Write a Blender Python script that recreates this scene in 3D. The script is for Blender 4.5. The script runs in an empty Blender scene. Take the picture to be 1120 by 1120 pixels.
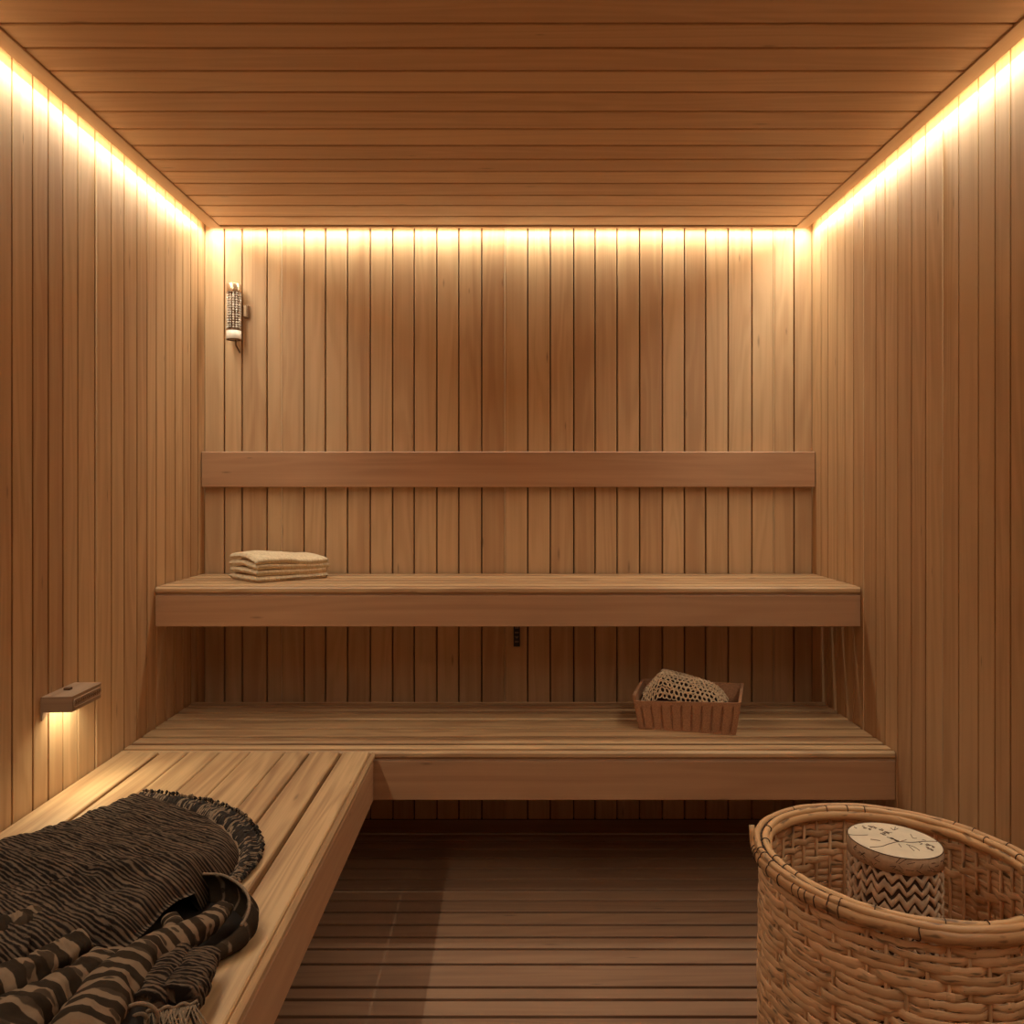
import bpy, bmesh, math, random
from mathutils import Vector, noise
random.seed(7)
PI = math.pi
scn = bpy.context.scene
C = scn.collection

# ------------------------------------------------------------------ camera
EYE, F = 1.21, 954.0
cd = bpy.data.cameras.new('camera')
cam = bpy.data.objects.new('camera', cd); C.objects.link(cam)
cam.location = (0, 0, EYE); cam.rotation_euler = (PI/2, 0, 0)
cd.sensor_width = 36; cd.lens = F/1120*36
cd.shift_x = 1/1120; cd.shift_y = -25/1120
cd.clip_start = .01
scn.camera = cam

# ------------------------------------------------------------------ world, lights, exposure
w = bpy.data.worlds.new('world'); scn.world = w; w.use_nodes = True
w.node_tree.nodes['Background'].inputs[0].default_value = (1, .62, .3, 1)
w.node_tree.nodes['Background'].inputs[1].default_value = 0.0
scn.view_settings.view_transform = 'Standard'
scn.view_settings.look = 'None'
scn.view_settings.exposure = 0.0
scn.view_settings.gamma = 1
scn.view_settings.use_curve_mapping = False
scn.cycles.max_bounces = 12
scn.cycles.diffuse_bounces = 8
scn.cycles.glossy_bounces = 3
scn.cycles.sample_clamp_indirect = 4

XL, XR, YB, YF = -1.124, 1.104, 3.2, -0.6
PZ = 1.21+.944           # underside of the ceiling panel
STRIP_W = 3.35           # watts per metre of light strip
WARM = (1.0, .95, .76)
def area(name, loc, sx, sy, watts, rot=(0, 0, 0), col=WARM, spread=PI):
    l = bpy.data.lights.new(name, 'AREA'); l.shape = 'RECTANGLE'
    l.size = sx; l.size_y = sy; l.energy = watts; l.color = col; l.spread = spread
    o = bpy.data.objects.new(name, l); C.objects.link(o)
    o.location = loc; o.rotation_euler = rot
    return o
SZ = PZ+.013
area('strip_light_back', ((XL+XR)/2, YB-.028, SZ), XR-XL-.07, .014, STRIP_W*2.05, rot=(math.radians(-12), 0, 0))
area('strip_light_left', (XL+.020, (YB+YF)/2, SZ), .012, YB-YF-.07, STRIP_W*5.0, rot=(0, math.radians(-30), 0))
area('strip_light_right', (XR-.020, (YB+YF)/2, SZ), .012, YB-YF-.07, STRIP_W*5.0, rot=(0, math.radians(30), 0))

# ------------------------------------------------------------------ materials
class NT:
    def __init__(s, name, rough=.55):
        s.m = bpy.data.materials.new(name); s.m.use_nodes = True
        s.t = s.m.node_tree; s.b = s.t.nodes['Principled BSDF']
        s.b.inputs['Roughness'].default_value = rough
    def n(s, typ, **kw):
        x = s.t.nodes.new(typ)
        for k, v in kw.items():
            if hasattr(x, k): setattr(x, k, v)
        return x
    def put(s, sock, v):
        if isinstance(v, bpy.types.NodeSocket): s.t.links.new(v, sock)
        elif isinstance(v, tuple) and len(v) == 3 and sock.type == 'RGBA': sock.default_value = (*v, 1)
        else: sock.default_value = v
    def math(s, op, a, b=0.0, c=None):
        x = s.n('ShaderNodeMath', operation=op); s.put(x.inputs[0], a); s.put(x.inputs[1], b)
        if c is not None: s.put(x.inputs[2], c)
        return x.outputs[0]
    def vmul(s, v, k):
        x = s.n('ShaderNodeVectorMath', operation='MULTIPLY'); s.put(x.inputs[0], v); x.inputs[1].default_value = k
        return x.outputs[0]
    def vadd(s, v, k):
        x = s.n('ShaderNodeVectorMath', operation='ADD'); s.put(x.inputs[0], v); s.put(x.inputs[1], k)
        return x.outputs[0]
    def noise(s, v, scale=1, detail=3, rough=.5, dist=0.0):
        x = s.n('ShaderNodeTexNoise'); s.put(x.inputs['Vector'], v)
        x.inputs['Scale'].default_value = scale; x.inputs['Detail'].default_value = detail
        x.inputs['Roughness'].default_value = rough; x.inputs['Distortion'].default_value = dist
        return x.outputs['Fac']
    def ramp(s, v, stops):
        x = s.n('ShaderNodeValToRGB'); s.put(x.inputs[0], v)
        cr = x.color_ramp
        while len(cr.elements) < len(stops): cr.elements.new(.5)
        for e, (p, c) in zip(cr.elements, stops):
            e.position = p; e.color = (*c, 1) if len(c) == 3 else c
        return x.outputs[0]
    def rng(s, v, a, b, c, d):
        x = s.n('ShaderNodeMapRange'); s.put(x.inputs[0], v)
        for i, q in enumerate((a, b, c, d)): x.inputs[i+1].default_value = q
        return x.outputs[0]
    def mix(s, f, a, b, mode='MIX'):
        x = s.n('ShaderNodeMix', data_type='RGBA', blend_type=mode)
        s.put(x.inputs[0], f); s.put(x.inputs[6], a); s.put(x.inputs[7], b)
        return x.outputs[2]
    def bump(s, h, strength, dist=.002):
        x = s.n('ShaderNodeBump'); x.inputs['Strength'].default_value = strength
        x.inputs['Distance'].default_value = dist; s.put(x.inputs['Height'], h)
        s.t.links.new(x.outputs[0], s.b.inputs['Normal'])
    def col(s, c): s.put(s.b.inputs['Base Color'], c)

def wood(name, light, dark, streak=1.0, knots=1.0, rough=.5):
    t = NT(name, rough)
    uv = t.n('ShaderNodeUVMap', uv_map='UVMap').outputs[0]
    at = t.n('ShaderNodeAttribute', attribute_name='rnd').outputs['Fac']
    cx = t.n('ShaderNodeCombineXYZ')
    t.put(cx.inputs[0], t.math('MULTIPLY', at, 41.7)); t.put(cx.inputs[1], t.math('MULTIPLY', at, 23.3)); t.put(cx.inputs[2], t.math('MULTIPLY', at, 9.1))
    p = t.vadd(uv, cx.outputs[0])
    fine = t.noise(t.vmul(p, (2.2, 210, 1)), 1, 4, .6)
    mid = t.noise(t.vmul(p, (.7, 34, 1)), 1, 3, .5, .4)
    broad = t.noise(t.vmul(p, (.8, 9, 1)), 1, 2, .5, .6)
    ring = t.math('SINE', t.math('MULTIPLY', broad, 46.0))          # cathedral rings
    ring = t.rng(ring, -1, 1, 0, 1)
    v = t.math('ADD', t.math('MULTIPLY', mid, .5*streak), t.math('MULTIPLY', fine, .28*streak))
    v = t.math('ADD', v, t.math('MULTIPLY', ring, .16*streak))
    v = t.math('ADD', v, t.math('MULTIPLY', at, .34))
    v = t.rng(v, .12+.32*streak, .22+.62*streak, 0, 1)
    c = t.mix(v, light, dark)
    vo = t.n('ShaderNodeTexVoronoi', voronoi_dimensions='2D')
    t.put(vo.inputs['Vector'], t.vmul(t.vadd(p, t.vmul(cx.outputs[0], (3, 7, 1))), (2.1, 11, 1))); vo.inputs['Scale'].default_value = 1
    sep = t.n('ShaderNodeSeparateColor'); t.put(sep.inputs[0], vo.outputs['Color'])
    pick = t.math('GREATER_THAN', sep.outputs[0], .74)
    size = t.rng(sep.outputs[1], 0, 1, .022, .050)
    kn = t.rng(t.math('DIVIDE', vo.outputs['Distance'], size), .25, 1.3, 1, 0)
    kn = t.math('MULTIPLY', t.math('MULTIPLY', kn, pick), .55*knots)
    c = t.mix(kn, c, tuple(x*.32 for x in dark))
    t.col(c)
    t.bump(t.math('ADD', fine, t.math('MULTIPLY', mid, .5)), .18, .0015)
    return t.m

def plain(name, c, rough=.6, metal=0, nz=0, scale=40, bump=0):
    t = NT(name, rough); t.b.inputs['Metallic'].default_value = metal
    tc = t.n('ShaderNodeTexCoord').outputs['Object']
    if nz or bump:
        f = t.noise(tc, scale, 4, .6)
        t.col(t.mix(t.rng(f, .3, .7, 0, 1), tuple(x*(1-nz) for x in c), tuple(min(1, x*(1+nz)) for x in c)))
        if bump: t.bump(f, bump, .003)
    else: t.col(c)
    return t.m

WALL = wood('pine_panelling', (.65, .435, .240), (.49, .295, .152), 1.05)
PALE = wood('pale_wood_and_glint', (.70, .52, .32), (.62, .44, .26), .4, 0)  # pale face wood, doubling as light painted on wall grooves
CEIL = wood('pine_ceiling', (.78, .535, .325), (.64, .405, .235), .9)
TRIM = wood('pine_trim', (.52, .34, .19), (.44, .27, .145), .7, 0)
SIDE = wood('pine_side_bench', (.62, .40, .205), (.33, .178, .084), 2.3)
BENCH = wood('pine_bench', (.60, .38, .195), (.33, .175, .085), 1.7)
FASC = wood('pine_fascia', (.52, .30, .165), (.41, .22, .115), .9)
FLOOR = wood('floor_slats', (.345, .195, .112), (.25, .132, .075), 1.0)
DARK = plain('groove_shade_board', (.05, .022, .010), .8)
CANE = None

# ------------------------------------------------------------------ mesh helpers
class MB:
    """collects faces with uv (metres, u along the grain), per board random and material slot"""
    def __init__(s): s.v, s.f, s.uv, s.r, s.m, s.sm = [], [], [], [], [], []
    def face(s, idx, uvs, r=0., m=0, smooth=False):
        s.f.append(idx); s.uv.extend(uvs); s.r.append(r); s.m.append(m); s.sm.append(smooth)
    def board(s, o, A, W, N, L, wd, th, ch=.002, r=None, m=0, back=False):
        """board from corner o: length L along A, width wd along W, thickness th towards N; chamfered on the N side"""
        o, A, W, N = Vector(o), Vector(A), Vector(W), Vector(N)
        if r is None: r = random.random()
        if back: prof = [(ch, 0), (0, ch), (0, th-ch), (ch, th), (wd-ch, th), (wd, th-ch), (wd, ch), (wd-ch, 0)]
        else: prof = [(0, 0), (0, th-ch), (ch, th), (wd-ch, th), (wd, th-ch), (wd, 0)]
        n = len(prof); b = len(s.v)
        for e in (0, L):
            for a, c in prof: s.v.append(o + A*e + W*a + N*c)
        flip = A.cross(W).dot(N) < 0
        per = 0
        for i in range(n):
            j = (i+1) % n
            d = math.dist(prof[i], prof[j])
            q = [b+i, b+j, b+n+j, b+n+i]; u = [(0, per), (0, per+d), (L, per+d), (L, per)]
            if not flip: q.reverse(); u.reverse()
            s.face(q, u, r, m); per += d
        q = [b+i for i in range(n)]; u = [(a*.3, c) for a, c in prof]
        q2 = [b+n+i for i in range(n)]
        if flip: s.face(q[::-1], u[::-1], r, m); s.face(q2, u, r, m)
        else: s.face(q, u, r, m); s.face(q2[::-1], u[::-1], r, m)
    def grid(s, P, closed_u=False, closed_v=False, uvf=None, r=0., m=0, smooth=True):
        """P[i][j] rows of points; faces between"""
        b = len(s.v); ni, nj = len(P), len(P[0])
        for row in P: s.v.extend(Vector(p) for p in row)
        for i in range(ni if closed_u else ni-1):
            for j in range(nj if closed_v else nj-1):
                i2, j2 = (i+1) % ni, (j+1) % nj
                q = [b+i*nj+j, b+i*nj+j2, b+i2*nj+j2, b+i2*nj+j]
                if uvf: u = [uvf(i, j), uvf(i, j+1), uvf(i+1, j+1), uvf(i+1, j)]
                else: u = [(0, 0)]*4
                s.face(q, u, r, m, smooth)
    def tube(s, path, rad, k=8, cap=True, r=0., m=0, flat=1.0, closed=False, up=None, uscale=1.0):
        """swept tube; rad a number or a function of t; flat squeezes the cross-section along 'up'"""
        pts = [Vector(p) for p in path]; n = len(pts); rows = []; L = 0; Ls = []
        prev = None
        for i, p in enumerate(pts):
            if closed: t = pts[(i+1) % n]-pts[i-1]
            else: t = pts[min(i+1, n-1)]-pts[max(i-1, 0)]
            if t.length < 1e-9: t = Vector((0, 0, 1))
            t.normalize()
            if up is not None: a = Vector(up) - t*t.dot(Vector(up))
            elif prev is None: a = t.orthogonal()
            else: a = prev - t*t.dot(prev)
            if a.length < 1e-6: a = t.orthogonal()
            a.normalize(); prev = a; bb = t.cross(a)
            R = rad(i/(n-1)) if callable(rad) else rad
            rows.append([p + (a*math.cos(2*PI*j/k)*flat + bb*math.sin(2*PI*j/k))*R for j in range(k)])
            Ls.append(L)
            if i < n-1: L += (pts[i+1]-pts[i]).length
        Ls.append(L)
        per = 2*PI*(rad(.5) if callable(rad) else rad)/k
        b = len(s.v)
        s.grid(rows, closed, True, lambda i, j: (Ls[min(i, len(Ls)-1)]*uscale, j*per), r, m)
        if cap and not closed:
            s.face([b+j for j in range(k)][::-1], [(0, 0)]*k, r, m)
            s.face([b+(n-1)*k+j for j in range(k)], [(0, 0)]*k, r, m)
    def lathe(s, prof, c, k=32, r=0., m=0, smooth=True, axis=None):
        rows = []
        for rr, z in prof: rows.append([Vector((c[0]+rr*math.cos(2*PI*j/k), c[1]+rr*math.sin(2*PI*j/k), c[2]+z)) for j in range(k)])
        s.grid(rows, False, True, lambda i, j: (i*.01, j*.01), r, m, smooth)
    def box(s, a, b, ch=.001, r=None, m=0):
        a, b = Vector(a), Vector(b)
        s.board(a, (1, 0, 0), (0, 1, 0), (0, 0, 1), b.x-a.x, b.y-a.y, b.z-a.z, ch, r, m, True)
    def build(s, name, mats, parent=None, inv=None):
        me = bpy.data.meshes.new(name)
        me.from_pydata([tuple(v) for v in s.v], [], s.f)
        uvl = me.uv_layers.new(name='UVMap'); fl = []
        for u in s.uv: fl.extend((u[0], u[1]))
        uvl.data.foreach_set('uv', fl)
        at = me.attributes.new('rnd', 'FLOAT', 'FACE'); at.data.foreach_set('value', s.r)
        me.polygons.foreach_set('material_index', s.m)
        me.polygons.foreach_set('use_smooth', s.sm)
        for m in (mats if isinstance(mats, (list, tuple)) else [mats]): me.materials.append(m)
        me.update(); me.validate()
        o = bpy.data.objects.new(name, me); C.objects.link(o)
        if parent:
            o.parent = parent
            o.matrix_parent_inverse = parent_chain(parent).inverted()
        return o
def parent_chain(o):
    from mathutils import Matrix, Euler
    M = Matrix.LocRotScale(o.location, o.rotation_euler, o.scale)
    if o.parent: M = parent_chain(o.parent) @ o.matrix_parent_inverse @ M
    return M
def thing(name, label, cat, loc=(0, 0, 0), group=None):
    o = bpy.data.objects.new(name, None); C.objects.link(o); o.location = loc
    o.empty_display_size = .05
    return tag(o, label, cat, group)
def tag(o, label, cat, group=None):
    o['label'] = label; o['category'] = cat
    if group: o['group'] = group
    return o
def struct(o): o['kind'] = 'structure'; return o
def nz(x, y, z=0., s=1.): return noise.noise(Vector((x*s, y*s, z*s)))
def P(px, py, z):
    """point on the level z that the photograph shows at px, py"""
    d = F*(EYE-z)/(py-535); return Vector(((px-559)*d/F, d, z))
def catmull(pts, n, closed=False):
    pts = [Vector(p) for p in pts]; out = []; m = len(pts)
    segs = m if closed else m-1
    for i in range(n if closed else n):
        t = i/(n if closed else n-1)*segs
        k = min(int(t), segs-1); f = t-k
        g = (lambda q: pts[q % m]) if closed else (lambda q: pts[max(0, min(m-1, q))])
        a, b, c, d = g(k-1), g(k), g(k+1), g(k+2)
        out.append(.5*((2*b)+(c-a)*f+(2*a-5*b+4*c-d)*f*f+(3*b-a-3*c+d)*f**3))
    return out

# ------------------------------------------------------------------ walls
TOP, T, GAP = 2.30, .018, .0045
def joints_to_boards(js, lo, hi): e = [lo]+sorted(js)+[hi]; return list(zip(e[:-1], e[1:]))
def wall(name, js, lo, hi, org, W, N, groove_glints=(), GAP=.0045, ch=.0022):
    """vertical boards; the coordinate runs along W from org"""
    mb = MB(); W, N, org = Vector(W), Vector(N), Vector(org)
    for a, b in joints_to_boards(js, lo-GAP/2, hi+GAP/2):
        mb.board(org + W*(a+GAP/2) - N*T, (0, 0, 1), W, N, TOP, b-a-GAP, T, ch)
    for q in groove_glints:                       # pale strip in the joint, painting light caught on the groove
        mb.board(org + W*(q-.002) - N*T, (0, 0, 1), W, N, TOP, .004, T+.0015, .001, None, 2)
    mb.board(org + W*(lo-.02) - N*(T+.03), (0, 0, 1), W, N, TOP, hi-lo+.04, .03, .0, .5, 1)
    return struct(mb.build(name, [WALL, DARK, PALE]))
bx = [245.4, 264.7, 292, 308, 332.6, 356, 380, 405, 429.5, 453, 477.8, 501.8, 526.9, 552.1, 577.2, 602, 627.6, 651, 675, 699.6, 724.5, 748.7, 771.9, 796.5, 822.4, 846.4, 868.5]
X = lambda px, d=YB: (px-559)*d/F
wall('wall_back', [X(p) for p in bx], XL, XR, (0, YB, 0), (1, 0, 0), (0, -1, 0), groove_glints=[X(308), X(552.1), X(846.4)])
lx = [13.3, 36, 53, 69, 85.3, 104, 122, 136, 150, 161, 171, 181, 191.4, 200, 208.7, 216.4]
D = lambda px, x: F*x/(px-559)
jl = [D(p, XL) for p in lx]
jr = [D(p, XR) for p in [898, 905.5, 915.8, 924, 933.6, 944.7, 958, 968, 981.8, 996.8, 1012.2, 1031, 1048.4, 1069.9, 1088, 1105]]
def extend(js, lo, step=.078):
    y = min(js)
    while y-step > lo+.02: y -= step*random.uniform(.9, 1.12); js.append(y)
    return js
wall('wall_left', extend(jl, YF), YF, YB, (XL, 0, 0), (0, 1, 0), (1, 0, 0), groove_glints=[D(105.5, XL)], GAP=.0065, ch=.0009)
wall('wall_right', extend(jr, YF), YF, YB, (XR, 0, 0), (0, 1, 0), (-1, 0, 0), groove_glints=[D(944.7, XR), D(1031, XR)], GAP=.0048, ch=.0009)
js = []; x = XL+.08
while x < XR-.03: js.append(x); x += .082
wall('wall_front', js, XL, XR, (0, YF, 0), (1, 0, 0), (0, 1, 0))

# ------------------------------------------------------------------ floor
mb = MB()
fj = [896.3, 911, 920, 929, 939, 950, 962, 973.6, 985, 997.6, 1011.4, 1025, 1038, 1054.6, 1079.7, 1093.4, 1112]
fy = [F*1.21/(p-535) for p in fj][1:]
y = fy[-1]
while y > YF+.1: y -= .075; fy.append(y)
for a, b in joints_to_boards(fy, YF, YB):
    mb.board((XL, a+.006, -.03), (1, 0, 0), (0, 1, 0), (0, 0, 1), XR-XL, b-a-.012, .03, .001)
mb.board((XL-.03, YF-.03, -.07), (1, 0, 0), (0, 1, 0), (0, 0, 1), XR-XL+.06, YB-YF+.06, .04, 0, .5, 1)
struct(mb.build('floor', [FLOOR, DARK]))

# ------------------------------------------------------------------ ceiling: roof deck and the hung panel with its frame
mb = MB()
mb.board((XL-.03, YF-.03, TOP), (1, 0, 0), (0, 1, 0), (0, 0, 1), XR-XL+.06, YB-YF+.06, .04, 0)
PX0, PX1, PY0, PY1 = XL+.031, XR-.031, YF+.02, YB-.042
cj = [900.6/(535-p) for p in [28.5, 55, 80, 103, 124, 143, 161, 176, 189, 202, 215, 226, 238]]
y = min(cj)
while y > PY0+.12: y -= .104; cj.append(y)
for a, b in joints_to_boards(cj, PY0, PY1-.022):
    mb.board((PX0+.04, a+.004, PZ+.03), (1, 0, 0), (0, 1, 0), (0, 0, -1), PX1-PX0-.08, b-a-.008, .026, .002)
mb.board((PX0, PY0, PZ+.03), (1, 0, 0), (0, 1, 0), (0, 0, 1), PX1-PX0, PY1-PY0, .02, 0, .5, 1)
struct(mb.build('ceiling', [CEIL, DARK]))
for i, x0 in enumerate((PX0, PX1-.046)):
    mb = MB(); mb.board((x0, PY0, PZ+.029), (0, 1, 0), (1, 0, 0), (0, 0, -1), PY1-PY0, .046, .029, .002)
    struct(mb.build('trim_%d' % (i+1), TRIM))
mb = MB(); mb.board((PX0+.046, PY1-.020, PZ+.029), (1, 0, 0), (0, 1, 0), (0, 0, -1), PX1-PX0-.092, .020, .029, .002)
struct(mb.build('trim_3', TRIM))

# light strips lying in the gap round the panel
t = NT('led_glow'); t.b.inputs['Base Color'].default_value = (1, .9, .7, 1)
t.b.inputs['Emission Color'].default_value = (1, .86, .58, 1); t.b.inputs['Emission Strength'].default_value = 6
LED = t.m
ALU = plain('strip_channel', (.5, .47, .42), .4, .8)
def strip(label, a, b):
    a, b = Vector(a), Vector(b); t = thing('light_strip', label, 'light strip', (a+b)/2, 'light strips round the ceiling')
    m = MB(); m.box(a+Vector((0, 0, .004)), b+Vector((0, 0, .010)), .0005, .5); m.build('channel', ALU, t)
    m = MB(); m.box(a+Vector((.001, .001, .0)), b+Vector((-.001, -.001, .004)), .0005, .5); m.build('diffuser', LED, t)
sz = PZ+.020
strip('glowing cream light strip above the back wall panelling', (XL+.04, YB-.034, sz), (XR-.04, YB-.022, sz))
strip('glowing cream light strip along the ceiling above the wall with the wooden lamp', (XL+.015, YF+.02, sz), (XL+.026, YB-.04, sz))
strip('glowing cream light strip along the ceiling on the wicker basket side', (XR-.026, YF+.02, sz), (XR-.015, YB-.04, sz))

# ------------------------------------------------------------------ backrest board on the back wall
t = thing('backrest_board', 'long plain horizontal pine backrest board fixed to the back wall', 'backrest', (0, YB, 1.28))
m = MB(); m.board((XL+.003, 3.19, 1.2165), (1, 0, 0), (0, 0, 1), (0, -1, 0), XR-XL-.006, .13, .03, .003, .35, back=True)
m.build('board', FASC, t)
m = MB()
for x in (-.9, -.3, .3, .9):
    m = MB(); m.box((x-.02, 3.191, 1.225), (x+.02, 3.2, 1.335)); m.build('spacer', FASC, t)

# ------------------------------------------------------------------ benches
def bench_x(label, y0, ys, z, zb, x0, x1, seat_m):
    """bench running along the back wall; ys = slat joints from back to front"""
    t = thing('sauna_bench', label, 'bench', ((x0+x1)/2, ys[0], z-.03))
    m = MB()
    for i, (a, b) in enumerate(zip(ys[:-1], ys[1:])):
        m.board((x0+.003, b+.009, z-.026), (1, 0, 0), (0, 1, 0), (0, 0, 1), x1-x0-.006, a-b-.018, .026, .0008, None)
    m.build('seat', seat_m, t)
    yf = ys[-1]
    m = MB(); m.board((x0+.003, yf-.001, z-.022), (1, 0, 0), (0, 0, 1), (0, -1, 0), x1-x0-.006, .0215, .016, .006, .2, back=True)
    m.build('nosing', seat_m, t)
    m = MB(); m.board((x0+.002, yf+.004, zb), (1, 0, 0), (0, 0, 1), (0, -1, 0), x1-x0-.004, z-.028-zb, .018, .002, .5, back=True)
    m.build('fascia', FASC, t)
    m = MB(); h = z-.0265
    m.box((x0+.002, ys[0], h-.06), (x1-.002, ys[0]+.03, h)); m.box((x0+.002, yf+.006, h-.06), (x1-.002, yf+.03, h))
    for x in (x0+.03, (x0+x1)/2, x1-.07): m.box((x, yf+.031, h-.055), (x+.04, ys[0]-.001, h))
    m.build('support_frame', FASC, t)
    return t
ub = 2.766
bench_x('upper pine bench with slatted seat on the back wall', 0, [3.19, 3.105, 3.02, 2.935, 2.85, ub], .902, .776, XL, XR, BENCH)
bench_x('lower pine bench below the upper one, running the full width of the back wall', 0,
        [3.09, 3.014, 2.93, 2.836, 2.738, 2.647, 2.571, 2.517], .458, .317, XL, XR, BENCH)
# side bench along the left wall
zt = .458
t = thing('side_bench', 'wide pine bench along the left wall carrying the striped blanket', 'bench', (-.75, 1.0, zt-.03))
m = MB(); y0 = YF+.03; y1 = 2.496
xs = [(XL+.004, -1.010, 0), (-1.000, -.924, 0), (-.921, -.835, 0), (-.8325, -.749, 0), (-.7465, -.649, 0), (-.6465, -.580, 0), (-.573, -.492, 0), (-.481, -.404, 0)]
rr = [.15, .35, .1, .62, .25, .7, .42, .08]
for (a, b, _), r in zip(xs, rr):
    m.board((a, y0, zt-.026), (0, 1, 0), (1, 0, 0), (0, 0, 1), y1-y0, b-a, .026, .0028, r)
m.build('seat', SIDE, t)
m = MB(); m.board((-.4038, y0, zt-.024), (0, 1, 0), (0, 0, 1), (1, 0, 0), y1-y0, .0235, .014, .007, .1, back=True)
m.build('nosing', BENCH, t)
m = MB(); m.board((-.41, y0, .319), (0, 1, 0), (0, 0, 1), (1, 0, 0), y1-y0, zt-.030-.319, .016, .002, .3, back=True)
m.build('fascia', FASC, t)
m = MB()
for x in (XL+.004, -.44): m.box((x, y0, zt-.09), (x+.03, y1, zt-.0265))
for y in (0, .8, 1.6, 2.3): m.box((XL+.035, y, zt-.085), (-.441, y+.04, zt-.0265))
m.build('support_frame', FASC, t)

# ------------------------------------------------------------------ folded towel on the upper bench
def cloth_mat(name, c1, c2, s1=260, s2=60, bump=.6):
    t = NT(name, .95)
    uv = t.n('ShaderNodeUVMap', uv_map='UVMap').outputs[0]
    a = t.noise(t.vmul(uv, (s1, s2, 1)), 1, 3, .6)
    b = t.noise(t.vmul(uv, (s1*.1, s1*.1, 1)), 1, 3, .6)
    v = t.rng(t.math('ADD', t.math('MULTIPLY', a, .7), t.math('MULTIPLY', b, .3)), .35, .65, 0, 1)
    t.col(t.mix(v, c2, c1)); t.bump(a, bump, .002)
    if 'Sheen Weight' in t.b.inputs: t.b.inputs['Sheen Weight'].default_value = .15
    return t.m
TOWEL = cloth_mat('towel_linen', (.90, .74, .50), (.62, .46, .28))
t = thing('folded_towel', 'beige folded waffle towel lying on the upper bench', 'towel', (-.80, 3.02, .902))
o0 = Vector((-.832, 2.852, .902)); e1 = Vector((.746, .666, 0)); e2 = Vector((-.666, .746, 0))
TL, TW = .268, .212
def towel_layer(z0, th, k, grow, nu=70, nv=50):
    """one folded layer: rounded slab with soft ripples"""
    rows = []
    def topo(u, v, side):
        x = u*TL; y = v*TW
        bulge = .018*math.sin(PI*min(1, max(0, v*.9+.1)))*(.55+.45*math.sin(PI*(u*.85+.2))) * k/3.0 + .014*v*k/3
        bulge += .005*math.sin(u*5.2+.6)*k/3
        wr = .0012*nz(x*90, y*22, z0*50) + .003*nz(x*14, y*14, z0*90+3)
        return bulge + wr
    prof = []
    K = 7
    for i in range(nu+1):
        u = i/nu; row = []
        ed = min(u, 1-u)*TL
        hu = th/2*math.sqrt(max(0, 1-(1-min(1, ed/(th*.55)))**2))
        ring = []
        for j in range(nv+1):
            v = j/nv; ed2 = min(v, 1-v)*TW
            hv = math.sqrt(max(0, 1-(1-min(1, ed2/(th*.55)))**2))
            ring.append((u, v, hu*hv))
        top = []; bot = []
        for (uu, vv, hh) in ring:
            c = o0 + e1*(uu*TL*(1+grow)) + e2*(vv*TW*(1+grow))
            jit = .005*nz(uu*45, vv*45, z0*200)*(1 if min(uu, 1-uu, vv, 1-vv) < .04 else 0)
            zc = z0 + th/2 + topo(uu, vv, 0)
            low = zc-hh
            if z0 < .904: low = max(.9025, .9025 + (th/2-hh))
            top.append(Vector((c.x+jit, c.y+jit, zc+hh)))
            bot.append(Vector((c.x+jit, c.y+jit, low)))
        rows.append(top+bot[::-1])
    return rows
z = .9023
for k, (th, gr) in enumerate([(.020, 0.0), (.018, -.014), (.018, .012), (.018, 0.0)]):
    m = MB(); rows = towel_layer(z, th, k, gr)
    m.grid(rows, False, True, lambda i, j: (i*.0035, j*.004))
    m.build('folded_layer', TOWEL, t)
    z += th-.0022

# ------------------------------------------------------------------ tray basket with knitted throw on the lower bench
FELT = plain('pressed_reed', (.42, .21, .11), .9, nz=.25, scale=260, bump=.5)
zb = .458
t = thing('tray_basket', 'small open rectangular reed basket with flared sides on the lower bench', 'basket', (.57, 2.78, zb))
b0 = Vector((.4056, 2.744, zb+.001)); f1 = Vector((.959, -.281, 0)); f2 = Vector((.281, .959, 0))
BL, BW, BH = .288, .175, .108
def bp(u, v, z): # u,v in 0..1 on the base, flared with height
    fl = z/BH
    return b0 + f1*(u*BL + (u-.5)*2*.017*fl) + f2*(v*BW + (v-.5)*2*.020*fl) + Vector((0, 0, z))
def panel(u0, v0, u1, v1, h0, h1, thick, nrib, name, lift0=0, lift1=0):
    m = MB(); n = 200; rowsO = []; 
    d = (bp(u1, v1, 0)-bp(u0, v0, 0)).normalized(); nn = Vector((d.y, -d.x, 0))
    K = 10
    for i in range(n+1):
        q = i/n; H = h0+(h1-h0)*q; r1, r2 = [], []
        for j in range(K+1):
            z = H*j/K; c = bp(u0+(u1-u0)*q, v0+(v1-v0)*q, z)
            ph = (q*nrib) % 1
            rib = -.0062*math.exp(-((ph-.5)/.09)**2) if (.07 < z/H < .80 and nrib and .03 < q < .97) else 0
            r1.append(c + nn*(thick/2+rib)); r2.append(c - nn*thick/2)
        rowsO.append(r1+r2[::-1])
    m.grid(rowsO, False, True, lambda i, j: (i*.004, j*.01), smooth=False)
    k = 2*(K+1); nb = len(m.v)
    m.face(list(range(k)), [(0, 0)]*k); m.face(list(range(nb-k, nb))[::-1], [(0, 0)]*k)
    m.build(name, FELT, t)
panel(0, 0, 1, 0, .088, .104, .007, 10, 'front_panel')
panel(1, 1, 0, 1, .116, .112, .007, 10, 'back_panel')
panel(0, 1, 0, 0, .112, .106, .009, 5, 'end_panel')
panel(1, 0, 1, 1, .106, .118, .009, 5, 'end_panel')
m = MB(); m.grid([[bp(0, 0, .003), bp(1, 0, .003)], [bp(0, 1, .003), bp(1, 1, .003)]]); m.grid([[bp(0, 0, 0), bp(1, 0, 0)], [bp(0, 1, 0), bp(1, 1, 0)]])
m.build('bottom_panel', FELT, t)

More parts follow.
